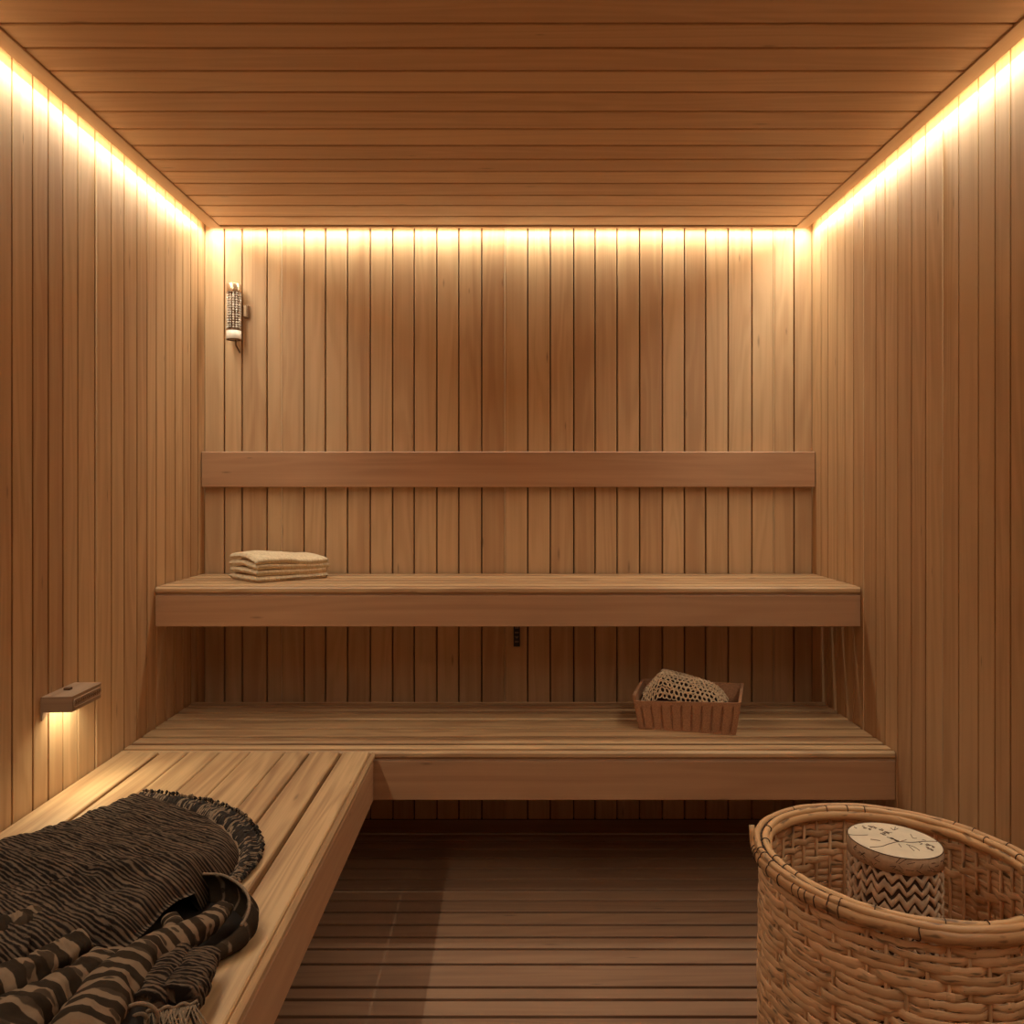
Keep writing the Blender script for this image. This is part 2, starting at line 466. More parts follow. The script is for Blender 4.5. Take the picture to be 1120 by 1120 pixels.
KNIT = cloth_mat('chunky_knit_cotton', (.82, .60, .38), (.56, .37, .22), 500, 500, .5)
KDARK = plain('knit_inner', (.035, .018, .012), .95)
t = thing('knitted_throw', 'chunky open-knit beige throw heaped inside the small reed basket', 'throw', (.54, 2.80, zb+.01))
def mound(u, v):
    """height over the base, u along, v across"""
    a = (1-abs(2*u-.92)**2.6) if abs(2*u-.92) < 1.08 else -.2
    prof = .166*max(0, min(1, (u+.16)/.40))**.6 if u < .24 else .166-.034*((u-.24)/.54)
    if u > .78: prof -= .045*((u-.78)/.22)**1.6
    s = max(0., 1-abs((v-.5)/.54)**2.8)
    return max(.012, (prof-.02)*s**.34+.02) + .004*nz(u*5, v*5, 2)
U0, U1, V0, V1 = .03, .90, .045, .95
def mp(u, v, off=0):
    h = mound(u, v)
    hb = min(h, BH); return bp(U0+(U1-U0)*u, V0+(V1-V0)*v, 0) + f1*((u-.5)*2*.010*hb/BH) + f2*((v-.5)*2*.010*hb/BH) + Vector((0, 0, h+off))
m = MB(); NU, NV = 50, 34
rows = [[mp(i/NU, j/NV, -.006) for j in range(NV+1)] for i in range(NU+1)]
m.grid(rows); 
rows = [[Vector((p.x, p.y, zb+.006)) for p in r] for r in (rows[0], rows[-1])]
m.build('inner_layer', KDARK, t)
m = MB(); nu, nv = 19, 13
for j in range(nv):
    for i in range(nu):
        u = (i+.5+.5*(j % 2))/nu; v = .5+.5*math.sin(((j+.5)/nv-.5)*PI*.97)
        if u > .985: continue
        c = mp(u, v); du = (mp(min(1, u+.02), v)-mp(u-.02, v)).normalized(); dv = (mp(u, min(1, v+.02))-mp(u, v-.02)).normalized()
        n_ = du.cross(dv).normalized(); ra = .0070*random.uniform(.85, 1.2); rb = .0078*random.uniform(.9, 1.25)
        th = random.uniform(-.3, .3)
        ring = []
        for k in range(10):
            a = 2*PI*k/10
            ring.append(c + du*(math.cos(a+th)*ra) + dv*(math.sin(a)*rb) + n_*(.0018*math.sin(2*a+i)))
        m.tube(ring, .0023*random.uniform(.85, 1.2), 5, False, closed=True)
m.build('knit', KNIT, t)

# ------------------------------------------------------------------ glass wall lamp on the back wall
CHROME = plain('satin_brass', (.62, .45, .30), .35, .8)
t = NT('bubble_glass', .12); t.b.inputs['Base Color'].default_value = (.95, .86, .74, 1)
t.b.inputs['Transmission Weight'].default_value = .2; t.b.inputs['IOR'].default_value = 1.45
GLASS = t.m
OPAL = plain('opal_cup', (.93, .84, .72), .35)
BROWN = plain('dark_brass', (.20, .11, .06), .5, .5)
lx_, ly, lr = -1.003, 3.155, .026
lz0, lz1 = 1.751, 1.953
t = thing('glass_wall_lamp', 'slim glass cylinder wall lamp with metal cap high on the back wall', 'wall lamp', (lx_, YB, 1.85))
m = MB(); m.lathe([(0, lz1), (lr*.8, lz1), (lr, lz1-.003), (lr, lz1-.028), (lr*.96, lz1-.031), (0, lz1-.031)], (lx_, ly, 0), 36); m.build('cap', CHROME, t)
for prof in ([(lr*.99, lz1-.0315), (lr*1.02, lz1-.033), (lr*.99, lz1-.035)], [(lr*1.0, lz0+.032), (lr*1.03, lz0+.034), (lr*1.0, lz0+.036)], [(lr*.7, lz0-.003), (lr*1.0, lz0-.002), (lr*1.0, lz0+.001)]):
    m = MB(); m.lathe(prof, (lx_, ly, 0), 36); m.build('band', BROWN, t)
m = MB(); m.lathe([(0, lz0), (lr*.9, lz0), (lr, lz0+.003), (lr, lz0+.031), (0, lz0+.0315)], (lx_, ly, 0), 36); m.build('cup', OPAL, t)
m = MB()
random.seed(4)
for i in range(15):
    z = lz0+.043+i*.0089
    for k in range(13):
        a = 2*PI*(k+.0)/13+.12; rr0 = lr-.0035
        c = (lx_+rr0*math.cos(a), ly+rr0*math.sin(a), z+random.uniform(-.0006, .0006)); q = random.uniform(.0030, .0045)
        m.lathe([(0.0001, -q), (q*.75, -q*.7), (q*1.1, 0), (q*.75, q*.7), (.0001, q)], c, 8)
m.build('glass_beads', GLASS, t)
m = MB(); m.tube([(lx_, ly, lz0+.032), (lx_, ly, lz1-.032)], .0195, 20)
m.build('core', BROWN, t)
m = MB(); m.box((lx_-.006, ly+.01, lz1-.02), (lx_+.006, YB, lz1-.012)); m.build('wall_bracket', BROWN, t)
m = MB(); m.tube([(lx_+.006, ly, lz0-.002), (lx_+.008, ly, lz0-.020), (lx_+.008, YB-.001, lz0-.04)], .003, 8)
m.build('support_arm', BROWN, t)

t = thing('wooden_wall_hook', 'tiny upright wooden peg block beside the glass lamp', 'hook', (-.957, YB, 1.87))
cx = X(270.3)
m = MB(); m.box((cx-.0085, YB-.022, 1.836), (cx+.0085, YB, 1.881), .002, .9); m.build('block', BROWN, t)
m = MB(); m.box((cx-.005, YB-.027, 1.839), (cx+.004, YB-.0215, 1.878), .002, .2); m.build('face_plate', PALE, t)

# ------------------------------------------------------------------ black gauge under the upper bench
BLACK = plain('black_plastic', (.010, .006, .005), .5)
GREY = plain('gauge_marks', (.20, .13, .10), .6)
gx = X(565.2)
t = thing('wall_gauge', 'small black upright gauge strip on the wall under the upper bench', 'gauge', (gx, YB, .66))
m = MB(); m.box((gx-.0115, YB-.014, .635), (gx+.0115, YB, .735), .001); m.build('housing', BLACK, t)
m = MB()
for k, (z, h) in enumerate(((.700, .010), (.683, .006), (.666, .007), (.650, .006), (.716, .006))):
    if k == 2:   # arrow-like mark
        m.v += [Vector((gx-.008, YB-.0148, z+h)), Vector((gx+.008, YB-.0148, z+h)), Vector((gx+.003, YB-.0148, z-.001)), Vector((gx-.003, YB-.0148, z-.001))]
        b = len(m.v)-4; m.face([b, b+3, b+2, b+1], [(0, 0)]*4)
    else: m.box((gx-.0075, YB-.0150, z), (gx+.0075, YB-.0141, z+h), .0001)
m.build('scale_marks', GREY, t)

# ------------------------------------------------------------------ wooden down lamp on the left wall
LWOOD = wood('lamp_wood', (.42, .27, .17), (.26, .155, .09), 1.2, 0, .6)
t = thing('wooden_wall_lamp', 'wedge-shaped wooden lamp on the left wall throwing light down', 'wall lamp', (XL, 2.17, .70))
LY0, LY1, LY2, LZ0, LZ1, LP = 2.082, 2.245, 2.36, .676, .713, .073
def prism(m, plan, z0, z1, r=.3):
    b = len(m.v); n = len(plan)
    for z in (z0, z1):
        for x, y in plan: m.v.append(Vector((x, y, z)))
    for i in range(n):
        j = (i+1) % n; m.face([b+i, b+j, b+n+j, b+n+i], [(plan[i][1]+plan[i][0], 0), (plan[j][1]+plan[j][0], 0), (plan[j][1]+plan[j][0], z1-z0), (plan[i][1]+plan[i][0], z1-z0)], r)
    m.face([b+i for i in range(n)][::-1], [(plan[i][1], plan[i][0]) for i in range(n)][::-1], r)
    m.face([b+n+i for i in range(n)], [(plan[i][1], plan[i][0]) for i in range(n)], r)
xo = XL+LP
# hollow housing: top, three sides, the back plate hangs lower
m = MB()
prism(m, [(XL+.001, LY0), (xo, LY0+.006), (xo, LY1-.01), (xo-.004, LY1), (XL+.001, LY1)], LZ1-.006, LZ1)
prism(m, [(XL+.001, LY0), (xo, LY0+.006), (xo, LY0+.012), (XL+.001, LY0+.006)], LZ0, LZ1-.006)
prism(m, [(xo-.006, LY0+.010), (xo, LY0+.010), (xo, LY1-.01), (xo-.006, LY1-.006)], LZ0, LZ1-.006)
prism(m, [(XL+.001, LY1-.006), (xo-.005, LY1-.006), (xo-.005, LY1), (XL+.001, LY1)], LZ0, LZ1-.006)
m.build('shade', LWOOD, t)
m = MB(); prism(m, [(XL, LY0+.001), (XL+.004, LY0+.001), (XL+.004, LY1+.02), (XL, LY1+.02)], LZ0-.0, LZ1-.007)
b = len(m.v)
for x in (XL, XL+.005): m.v += [Vector((x, LY0, LZ0)), Vector((x, LY0, LZ0-.020)), Vector((x, LY0+.045, LZ0))]
m.face([b, b+1, b+2], [(0, 0)]*3); m.face([b+5, b+4, b+3], [(0, 0)]*3); m.face([b, b+3, b+4, b+1], [(0, 0)]*4); m.face([b+1, b+4, b+5, b+2], [(0, 0)]*4)
m.build('back_plate', LWOOD, t)
m = MB(); m.box((XL+.018, 2.155, LZ1), (XL+.034, 2.168, LZ1+.006), .001, .9); m.build('peg', BROWN, t)
m = MB()  # oval badge with worn illegible carving on the outward face
pth = []
ya, yb, zc, rr_ = LY0+.022, LY1-.020, (LZ0+LZ1)/2, .0095
for k in range(28):
    a = 2*PI*k/28; cy = yb if math.cos(a) > 0 else ya
    pth.append((xo+.0004, cy+rr_*math.cos(a), zc+rr_*math.sin(a)))
m.tube(pth, .0011, 6, False, closed=True)
m.build('badge_rim', plain('badge_rim', (.50, .34, .22), .6), t)
m = MB(); random.seed(3); y = ya+.002
while y < yb+.002:
    h = random.uniform(.003, .006)
    m.tube([(xo+.0004, y, zc-h), (xo+.0004, y+.002, zc+h*.8), (xo+.0004, y+.005, zc-h*.3)], .0008, 5); y += .009
m.build('carving', BROWN, t)
m = MB(); m.box((XL+.012, LY0+.02, LZ1-.012), (XL+.03, LY1-.02, LZ1-.007)); m.build('bulb', LED, t)
al = area('wooden_lamp_light', (XL+.035, (LY0+LY1)/2+.01, LZ1-.0135), .03, .11, .62, rot=(0, math.radians(-8), 0), col=(1, .90, .60), spread=math.radians(140))

# ------------------------------------------------------------------ striped blanket on the side bench
def stripe_mat():
    """crinkled fine ribs: u runs across the ribs, v along"""
    t = NT('ribbed_cotton', .95)
    uv = t.n('ShaderNodeUVMap', uv_map='UVMap').outputs[0]
    sp = t.n('ShaderNodeSeparateXYZ'); t.put(sp.inputs[0], uv)
    wob = t.noise(t.vmul(uv, (30, 9, 1)), 1, 3, .55)
    wob2 = t.noise(t.vmul(uv, (170, 45, 1)), 1, 3, .6)
    ph = t.math('ADD', sp.outputs[0], t.math('ADD', t.math('MULTIPLY', wob, .024), t.math('MULTIPLY', wob2, .0085)))
    s = t.math('SINE', t.math('MULTIPLY', ph, 2*PI/.0084))
    s = t.rng(s, -.65, .65, 0, 1)
    f = t.noise(t.vmul(uv, (900, 900, 1)), 1, 2, .6)
    br = t.noise(t.vmul(uv, (45, 16, 1)), 1, 3, .6)
    light = t.mix(t.rng(br, .3, .7, 0, 1), (.135, .088, .058), (.245, .162, .108))
    c = t.mix(s, (.016, .011, .009), light)
    t.b.inputs['Specular IOR Level'].default_value = .1
    c = t.mix(t.math('MULTIPLY', f, .35), c, (.05, .03, .02))
    t.col(c); t.bump(t.math('ADD', s, t.math('MULTIPLY', f, .3)), .9, .004)
    return t.m
def bold_mat(name='barred_cotton', amount=.12):
    """wide broken bars: u along the fold, v round it"""
    t = NT(name, .95)
    uv = t.n('ShaderNodeUVMap', uv_map='UVMap').outputs[0]
    sp = t.n('ShaderNodeSeparateXYZ'); t.put(sp.inputs[0], uv)
    wob = t.noise(t.vmul(uv, (14, 11, 1)), 1, 2, .5)
    s = t.math('SINE', t.math('MULTIPLY', t.math('ADD', sp.outputs[0], t.math('MULTIPLY', wob, .05)), 2*PI/.044))
    s = t.rng(s, amount-.24, amount, 0, 1)
    t.b.inputs['Specular IOR Level'].default_value = .1
    blk = t.rng(t.noise(t.vmul(uv, (34, 22, 1)), 1, 1, .4), .57, .60, 0, 1)
    s = t.math('MULTIPLY', s, t.math('SUBTRACT', 1.0, t.math('MULTIPLY', blk, .85)))
    f = t.noise(t.vmul(uv, (700, 700, 1)), 1, 3, .6)
    b2 = t.noise(t.vmul(uv, (40, 40, 1)), 1, 3, .6)
    dk = t.mix(b2, (.014, .009, .006), (.050, .031, .018)); lt = t.mix(b2, (.21, .135, .085), (.35, .235, .15))
    c = t.mix(s, dk, lt); c = t.mix(t.math('MULTIPLY', f, .3), c, (.08, .05, .03))
    t.col(c); t.bump(t.math('ADD', t.math('MULTIPLY', f, .6), b2), .5, .004)
    return t.m
RIB, BOLD, HEM = stripe_mat(), bold_mat(), bold_mat('dark_barred_cotton', 1.05)
YARN = plain('light_yarn', (.24, .16, .10), .95, nz=.3, scale=400)
YDARK = plain('dark_yarn_and_shade', (.020, .011, .006), .95)
bz = .458
blanket = thing('blanket', 'crumpled dark ribbed blanket with fringed round end heaped on the side bench', 'blanket', (-.8, 1.7, bz))
ZM = bz+.03
img = lambda L, z=ZM: [P(a, b, z) for a, b in L]
seam_px = [(150, 868), (176, 872), (201, 880), (224, 889), (243, 900), (256, 914), (262, 928), (259, 942), (249, 955), (234, 969)]
out_px = [(158, 866), (186, 869), (214, 873.5), (240, 880), (262, 890), (277, 904), (285.5, 920), (284, 936), (272, 954), (251, 971)]
seam = img(seam_px, bz+.022); outer = img(out_px, bz+.006)
back = img([(150, 868), (128, 867), (105, 873), (84, 882), (60, 890), (30, 902), (0, 914)], bz+.045)
lower_px = [(234, 969), (212, 980), (192, 992), (172, 1010), (150, 1032), (128, 1040), (104, 1038), (84, 1044), (66, 1052), (30, 1062), (-10, 1075)]
lower = img(lower_px, bz+.045)
outline = seam + lower[1:] + [Vector((XL+.012, lower[-1].y, 0)), Vector((XL+.012, 1.6, 0))] + back[::-1][:-1]
outline = [Vector((max(p.x, XL+.012), p.y, 0)) for p in outline]
cen = Vector((-.84, 1.72, 0))
def sstep(x): x = max(0., min(1., x)); return x*x*(3-2*x)
ND = Vector((.56, .83, 0)).normalized(); TD = Vector((ND.y, -ND.x, 0))
folds = [  # soft ridges: (px point a, px point b, height, width)
    ((0, 985), (120, 1000), -.020, .03), ((90, 1000), (200, 968), .018, .04), ((0, 960), (110, 985), .012, .03), ((60, 1010), (140, 990), .016, .025),
    ((140, 880), (255, 925), .006, .05), ((0, 940), (140, 900), .010, .06)]
FS = [(P(*a, ZM), P(*b, ZM), h, w_) for a, b, h, w_ in folds]
def segd(p, a, b):
    ax, ay, bx_, by = a.x, a.y, b.x, b.y; dx, dy = bx_-ax, by-ay
    t_ = max(0, min(1, ((p.x-ax)*dx+(p.y-ay)*dy)/(dx*dx+dy*dy)))
    return math.hypot(p.x-ax-t_*dx, p.y-ay-t_*dy)
def body_h(p, edge):
    H = .030 + .050*sstep((1.95-p.y)/.5) 
    h = H*math.sqrt(max(0, 1-(1-min(1, edge/.045))**2))
    for a, b, hh, w_ in FS: h += hh*math.exp(-(segd(p, a, b)/w_)**2)*sstep(edge/.03)
    k = sstep(edge/.02)
    ph = p.dot(ND); al_ = p.dot(TD)
    h += k*(.010*nz(p.x*5, p.y*5, 1) + .005*nz(ph*40, al_*9, 2) + .0032*nz(ph*130, al_*22, 5))
    return max(.004, h)
ol = catmull(outline, 560, True)
m = MB(); rows = []; NR = 190; uvs = []
for q in ol:
    row = []; R = (q-cen).length
    LD = min(segd(q, a, b) for a, b in zip(lower[1:7], lower[2:8]))
    for i in range(NR+1):
        f = i/NR; p = cen.lerp(q, f); edge = (1-f)*R
        hh = body_h(p, edge)
        lip = sstep(1-LD/.03)*sstep(1-edge/.05)
        row.append(Vector((p.x, p.y, bz+.001+hh*(1-lip)+max(hh, .050+.006*nz(p.x*20, p.y*20, 3))*lip)))
    qq = q.lerp(cen, .10*sstep(1-LD/.03)); row.append(Vector((qq.x, qq.y, bz+.002+.040*sstep(1-LD/.03))))
    rows.append(row)
n_ol = len(ol)
def uvb(i, j):
    p = rows[i % n_ol][min(j, NR+1)]; return (p.dot(ND)+p.z*.6, p.dot(TD))
m.grid(rows, True, False, uvb)
m.build('cover', RIB, blanket)
# seam cord
sm = catmull([Vector((p.x, p.y, bz+.010)) for p in seam], 70)
m = MB(); m.tube([p+Vector((0, 0, .002*math.sin(i*1.3))) for i, p in enumerate(sm)], .0032, 6); m.build('seam_cord', YARN, blanket)
# knotted fringe band
sm = catmull(seam, 400); ot = catmull(outer, 400)
m = MB(); random.seed(11)
for i in range(0, 400, 2):
    a, b = sm[i], ot[min(399, max(0, i+random.randint(-2, 2)))]
    kq = 7; pts = []
    for k in range(kq):
        f = k/(kq-1); p = a.lerp(b, f*random.uniform(.97, 1.03))
        p = Vector((p.x+random.uniform(-.0014, .0014), p.y+random.uniform(-.0014, .0014), bz+.004+.011*math.sin(PI*min(1, f*1.1+.12))*random.uniform(.8, 1.2)))
        pts.append(p)
    mi = 0 if (i//2) % 2 else 1
    if random.random() < .25: mi = 1
    m.tube(pts, (lambda t_, s_=random.uniform(.0022, .0034): s_*(1.15-.3*t_)), 5, m=mi)
for i in range(400):   # little knots on the rim
    b = ot[i]; 
    if i % 3 == 0:
        c = b+Vector((random.uniform(-.003, .003), random.uniform(-.003, .003), 0)); c.z = bz+.006+random.uniform(0, .004)
        m.tube([c-Vector((0, 0, .003)), c+Vector((.003, .001, .001)), c+Vector((0, 0, .004))], .0028, 5, m=random.choice((0, 1, 1)))
m.build('fringe', [YARN, YDARK], blanket)
# dark band underlay below the fringe
m = MB(); m.grid([[Vector((a.x, a.y, bz+.003)), Vector((b.x, b.y, bz+.003))] for a, b in zip(sm[::8], ot[::8])]); m.build('fringe_backing', YDARK, blanket)

def fold(name, pts, rad, mat, flat=1.0, k=28, n=90, wr=.12, cap_r=.35, seed=0, uvs=1.0):
    path = catmull(pts, n)
    m = MB(); rws = []; L = 0; Ls = []
    for i, p in enumerate(path):
        t_ = (path[min(i+1, n-1)]-path[max(i-1, 0)]).normalized()
        side = Vector((t_.y, -t_.x, 0)).normalized(); up = Vector((0, 0, 1))
        R = rad(i/(n-1)) if callable(rad) else rad
        f = i/(n-1); ee = min(f, 1-f)/.06
        if ee < 1: R *= max(.04, math.sqrt(1-(1-ee)**2))
        row = []
        for j in range(k):
            a = 2*PI*j/k
            q = 1+wr*nz(i*.09+seed, math.cos(a)*1.1, math.sin(a)*1.1+seed) + wr*.4*nz(i*.35+seed, math.cos(a)*3, math.sin(a)*3)
            v = p + side*(math.cos(a)*R*q) + up*(math.sin(a)*R*q*flat)
            v.z = max(v.z, bz+.0012)
            row.append(v)
        rws.append(row); Ls.append(L)
        if i < n-1: L += (path[i+1]-p).length
    Ls.append(L)
    r0 = rad(.5) if callable(rad) else rad
    m.grid(rws, False, True, lambda i, j: (Ls[min(i, n)]*uvs+seed*.37, j/k*2*PI*r0))
    return m.build(name, mat, blanket)
def pz(px, py, z): return P(px, py, bz+z)
# added near-black sheet painting the shade in the pocket of the turned-back part
m = MB(); pl = catmull([pz(*p, .004) for p in [(120, 1050), (150, 1018), (190, 985), (232, 972), (258, 984), (270, 1006), (262, 1030), (236, 1050), (214, 1080), (180, 1105), (120, 1110)]], 80, True)
pc = sum(pl, Vector())/len(pl)
m.grid([[pc+(q-pc)*f+Vector((0, 0, .003*(1-f))) for f in (0.01, .3, .6, .9, 1)]+[Vector((q.x, q.y, bz+.0008))] for q in pl], True, False); m.build('pocket_shade', YDARK, blanket)
# rolled folds towards the camera
fold('fold', [pz(248, 992, .035), pz(235, 1004, .040), pz(214, 1018, .045), pz(184, 1034, .048), pz(152, 1054, .05), pz(124, 1082, .05), pz(104, 1108, .05), pz(80, 1150, .05)],
     lambda f: .017+.025*sstep(f*1.1), BOLD, .85, seed=1, uvs=1.55, wr=.2)
fold('fold', [pz(186, 1006, .045), pz(190, 1014, .045), pz(182, 1024, .04), pz(166, 1034, .03)], .015, BOLD, .9, n=50, seed=2, uvs=1.8)
fold('fold', [pz(112, 1046, .05), pz(100, 1062, .055), pz(78, 1078, .055), pz(50, 1094, .055), pz(20, 1118, .055), pz(-10, 1150, .05)], lambda f: .024+.018*f, BOLD, .8, seed=3, uvs=1.3, wr=.25)
fold('fold', [pz(92, 1030, .058), pz(72, 1042, .055), pz(48, 1056, .052), pz(20, 1070, .05), pz(-30, 1092, .05)], lambda f: .026+.006*f, BOLD, .75, seed=4, uvs=1.4, wr=.25)
fold('fold', [pz(50, 1004, .06), pz(28, 1012, .065), pz(0, 1024, .06), pz(-40, 1040, .055)], lambda f: .026+.01*f, BOLD, .75, seed=5, uvs=1.3, wr=.25)
fold('fold', [pz(128, 1048, .03), pz(110, 1070, .03), pz(85, 1095, .03), pz(60, 1130, .03), pz(30, 1170, .03)], .036, BOLD, .6, seed=6, uvs=1.4)
fold('fold', [pz(60, 1064, .035), pz(30, 1080, .03), pz(0, 1100, .03), pz(-60, 1130, .03)], .034, BOLD, .7, seed=7, uvs=1.3, wr=.3)
fold('fold', [pz(30, 1100, .02), pz(0, 1120, .03), pz(-60, 1150, .03)], .05, BOLD, .6, seed=8, uvs=1.3)
# the turned-back hem loop: a standing ribbon of cloth
def ribbon(name, pts, zlo, zhi, lean, mat, n=120, thick=.007):
    path = catmull(pts, n); m = MB(); rws = []; L = 0; Ls = []
    for i, p in enumerate(path):
        t_ = (path[min(i+1, n-1)]-path[max(i-1, 0)]); t_.z = 0; t_.normalize(); side = Vector((t_.y, -t_.x, 0))
        f = i/(n-1); zh = zhi(f); zl = zlo(f); row = []
        K = 10
        for j in range(K+1):
            g = j/K; off = lean*math.sin(g*PI)+.003*nz(i*.12, g*2, 7)
            row.append(Vector((p.x, p.y, bz+zl+(zh-zl)*g))+side*(off+thick/2))
        for j in range(K, -1, -1):
            g = j/K; off = lean*math.sin(g*PI)+.003*nz(i*.12, g*2, 7)
            row.append(Vector((p.x, p.y, bz+zl+(zh-zl)*g))+side*(off-thick/2))
        rws.append(row); Ls.append(L)
        if i < n-1: L += (path[i+1]-p).length
    Ls.append(L)
    m.grid(rws, False, True, lambda i, j: (Ls[min(i, n)], j*.008)); return m.build(name, mat, blanket)
HEMDK = BOLD
ribbon('hem_loop', [pz(222, 990, .0), pz(242, 991, .0), pz(259, 1000, .0), pz(271, 1014, .0), pz(272, 1026, 0), pz(263, 1038, 0), pz(246, 1048, 0), pz(226, 1058, 0)],
       lambda f: .002, lambda f: .056-.030*sstep((f-.35)/.6), -.012, HEM)
hp = catmull([pz(222, 990, .0), pz(242, 991, .0), pz(259, 1000, .0), pz(271, 1014, .0), pz(272, 1026, 0), pz(263, 1038, 0), pz(246, 1048, 0), pz(226, 1058, 0)], 120)
m = MB(); m.tube([Vector((p.x, p.y, bz+.056-.030*sstep((i/119-.35)/.6))) for i, p in enumerate(hp)][:85], .0028, 6); m.build('hem_cord', YARN, blanket)
# rolled tail with its fringe hanging over the bench front
fold('rolled_tail', [pz(216, 1050, .025), pz(210, 1066, .03), pz(202, 1082, .032), pz(193, 1098, .032)], .033, RIB, .75, wr=.22, seed=8, n=80)
fold('rolled_tail', [pz(196, 1048, .03), pz(184, 1064, .035), pz(170, 1084, .035), pz(158, 1106, .033)], .028, RIB, .9, wr=.2, seed=9, n=80)
fold('rolled_tail', [pz(150, 1100, .02), pz(135, 1125, .02), pz(120, 1160, .02)], .035, YDARK, .8, wr=.2, seed=10, n=40)
sp_c = pz(158, 1110, .035); m = MB()
m.tube([sp_c+Vector((math.cos(a)*(.005+.0026*a), -.012+.004*math.cos(a), math.sin(a)*(.005+.0022*a))) for a in [k*.25 for k in range(40)]], .0028, 6)
m.build('roll_edge', YARN, blanket)
m = MB(); random.seed(5)
for i in range(90):
    f = i/89; a = pz(164+52*f, 1108-10*f, .034)
    a += Vector((random.uniform(-.003, .003), random.uniform(-.003, .003), 0))
    L_ = random.uniform(.03, .05); dx, dy = random.uniform(-.018, .022), -random.uniform(.5, 1)*L_
    pts = [a, a+Vector((dx*.4, dy*.4, -.004)), a+Vector((dx, dy*.8, -.014)), a+Vector((dx*1.4, dy, -.026))]
    for p in pts: p.z = max(p.z, bz+.003)
    m.tube(catmull(pts, 8), .0014, 5, m=0 if random.random() < .7 else 1)
m.tube(catmull([pz(160+56*f, 1107-11*f, .036)+Vector((0, 0, .002*math.sin(f*20))) for f in [k/12 for k in range(13)]], 60), .0028, 6)
m.build('tail_fringe', [YARN, YDARK], blanket)

# ------------------------------------------------------------------ tall wicker basket
def cane_mat(name, a, b, dark):
    t = NT(name, .5)
    uv = t.n('ShaderNodeUVMap', uv_map='UVMap').outputs[0]
    at = t.n('ShaderNodeAttribute', attribute_name='rnd').outputs['Fac']
    cx = t.n('ShaderNodeCombineXYZ'); t.put(cx.inputs[0], t.math('MULTIPLY', at, 31.0)); t.put(cx.inputs[1], t.math('MULTIPLY', at, 7.0))
    p = t.vadd(uv, cx.outputs[0])
    f = t.noise(t.vmul(p, (9, 260, 1)), 1, 3, .6); g = t.noise(t.vmul(p, (7, 7, 1)), 1, 3, .55)
    v = t.math('ADD', t.math('MULTIPLY', f, .55), t.math('ADD', t.math('MULTIPLY', g, .35), t.math('MULTIPLY', at, .3)))
    c = t.mix(t.rng(v, .38, .82, 0, 1), a, b)
    s = t.rng(t.noise(t.vmul(p, (22, 75, 1)), 1, 2, .5), .58, .68, 0, 1)
    t.col(t.mix(t.math('MULTIPLY', s, .75), c, dark)); t.bump(f, .3, .0015)
    return t.m
CANE = cane_mat('willow_cane', (.88, .56, .315), (.56, .325, .165), (.06, .035, .018))
RIMC = cane_mat('rim_cane', (.74, .44, .21), (.50, .26, .12), (.10, .045, .02))
BIND = plain('dark_binding', (.06, .028, .015), .7)
bc = Vector((.693, 1.565, 0)); RH = .55
t = thing('wicker_basket', 'tall round woven wicker basket standing on the floor by the right wall', 'basket', (bc.x, bc.y, 0))
def rad_at(th, off=0., z=RH):
    return .2375 - .0108*math.cos(2*th) - .0090*math.sin(2*th) + off + .004*math.sin(PI*z/RH)
def bpnt(th, off, z):
    r = rad_at(th, off, z); return Vector((bc.x+r*math.cos(th), bc.y+r*math.sin(th), z))
NS = 52; NSEG = NS*5
m = MB(); random.seed(21); rowh = .0138; nrow = int((RH-.022)/rowh)
shift = [random.choice((0, 0, 0, 1, 2.5)) for _ in range(nrow)]
for k in range(nrow):
    zc = .014+k*rowh; ph = random.random()*6; pts = []; r0 = random.random()
    for s_ in range(NSEG):
        th = 2*PI*s_/NSEG
        q_ = (NS*th/(2*PI) + k*1.0 + shift[k]) % 4.0            # over three stakes, under one
        wv = .6 - 1.7*math.exp(-((q_-2)/.40)**2)
        z = zc + .0030*nz(math.cos(th)*3+k*1.7, math.sin(th)*3, k) + .0026*nz(math.cos(th)*16, math.sin(th)*16, k*3.1)
        off = -.001 + .0048*wv + .0025*nz(math.cos(th)*9+k, math.sin(th)*9, k*.7)
        pts.append(bpnt(th, off, z))
    # split the row into a few canes of differing tone with small overlaps
    cuts = sorted(random.sample(range(NSEG), 5))
    for a, b in zip(cuts, cuts[1:]+[cuts[0]+NSEG]):
        seg = [pts[q % NSEG] for q in range(a, b+3)]
        hw = random.uniform(.0062, .0080)
        rws = []; n = len(seg); Ls = [0]
        for i in range(n-1): Ls.append(Ls[-1]+(seg[i+1]-seg[i]).length)
        Ls.append(Ls[-1])
        for i, p in enumerate(seg):
            rd = Vector((p.x-bc.x, p.y-bc.y, 0)).normalized()
            wob = 1+.38*nz(Ls[i]*22, k*2.3, a)
            ring = []
            for j in range(8):
                an = 2*PI*j/8
                ring.append(p + rd*(math.cos(an)*.0024) + Vector((0, 0, math.copysign(abs(math.sin(an))**.75, math.sin(an))*hw*wob)))
            rws.append(ring)
        m.grid(rws, False, True, lambda i, j, L=Ls: (L[min(i, len(L)-1)], j*.006), random.random())
m.build('weave', CANE, t)
m = MB()
for s_ in range(NS):
    th = 2*PI*(s_+.5*0)/NS
    pts = [bpnt(th, -.0025, z) for z in (.004, .15, .3, .42, RH-.012)]
    m.tube(pts, .0032, 6, True, random.random())
m.build('stakes', CANE, t)
m = MB(); rws = []
m.grid([[bpnt(2*PI*i/48, -.235, .006) for i in range(48)], [bpnt(2*PI*i/48, .0, .006) for i in range(48)], [bpnt(2*PI*i/48, .0, .001) for i in range(48)], [bpnt(2*PI*i/48, -.235, .001) for i in range(48)]], False, True)
m.build('base', CANE, t)
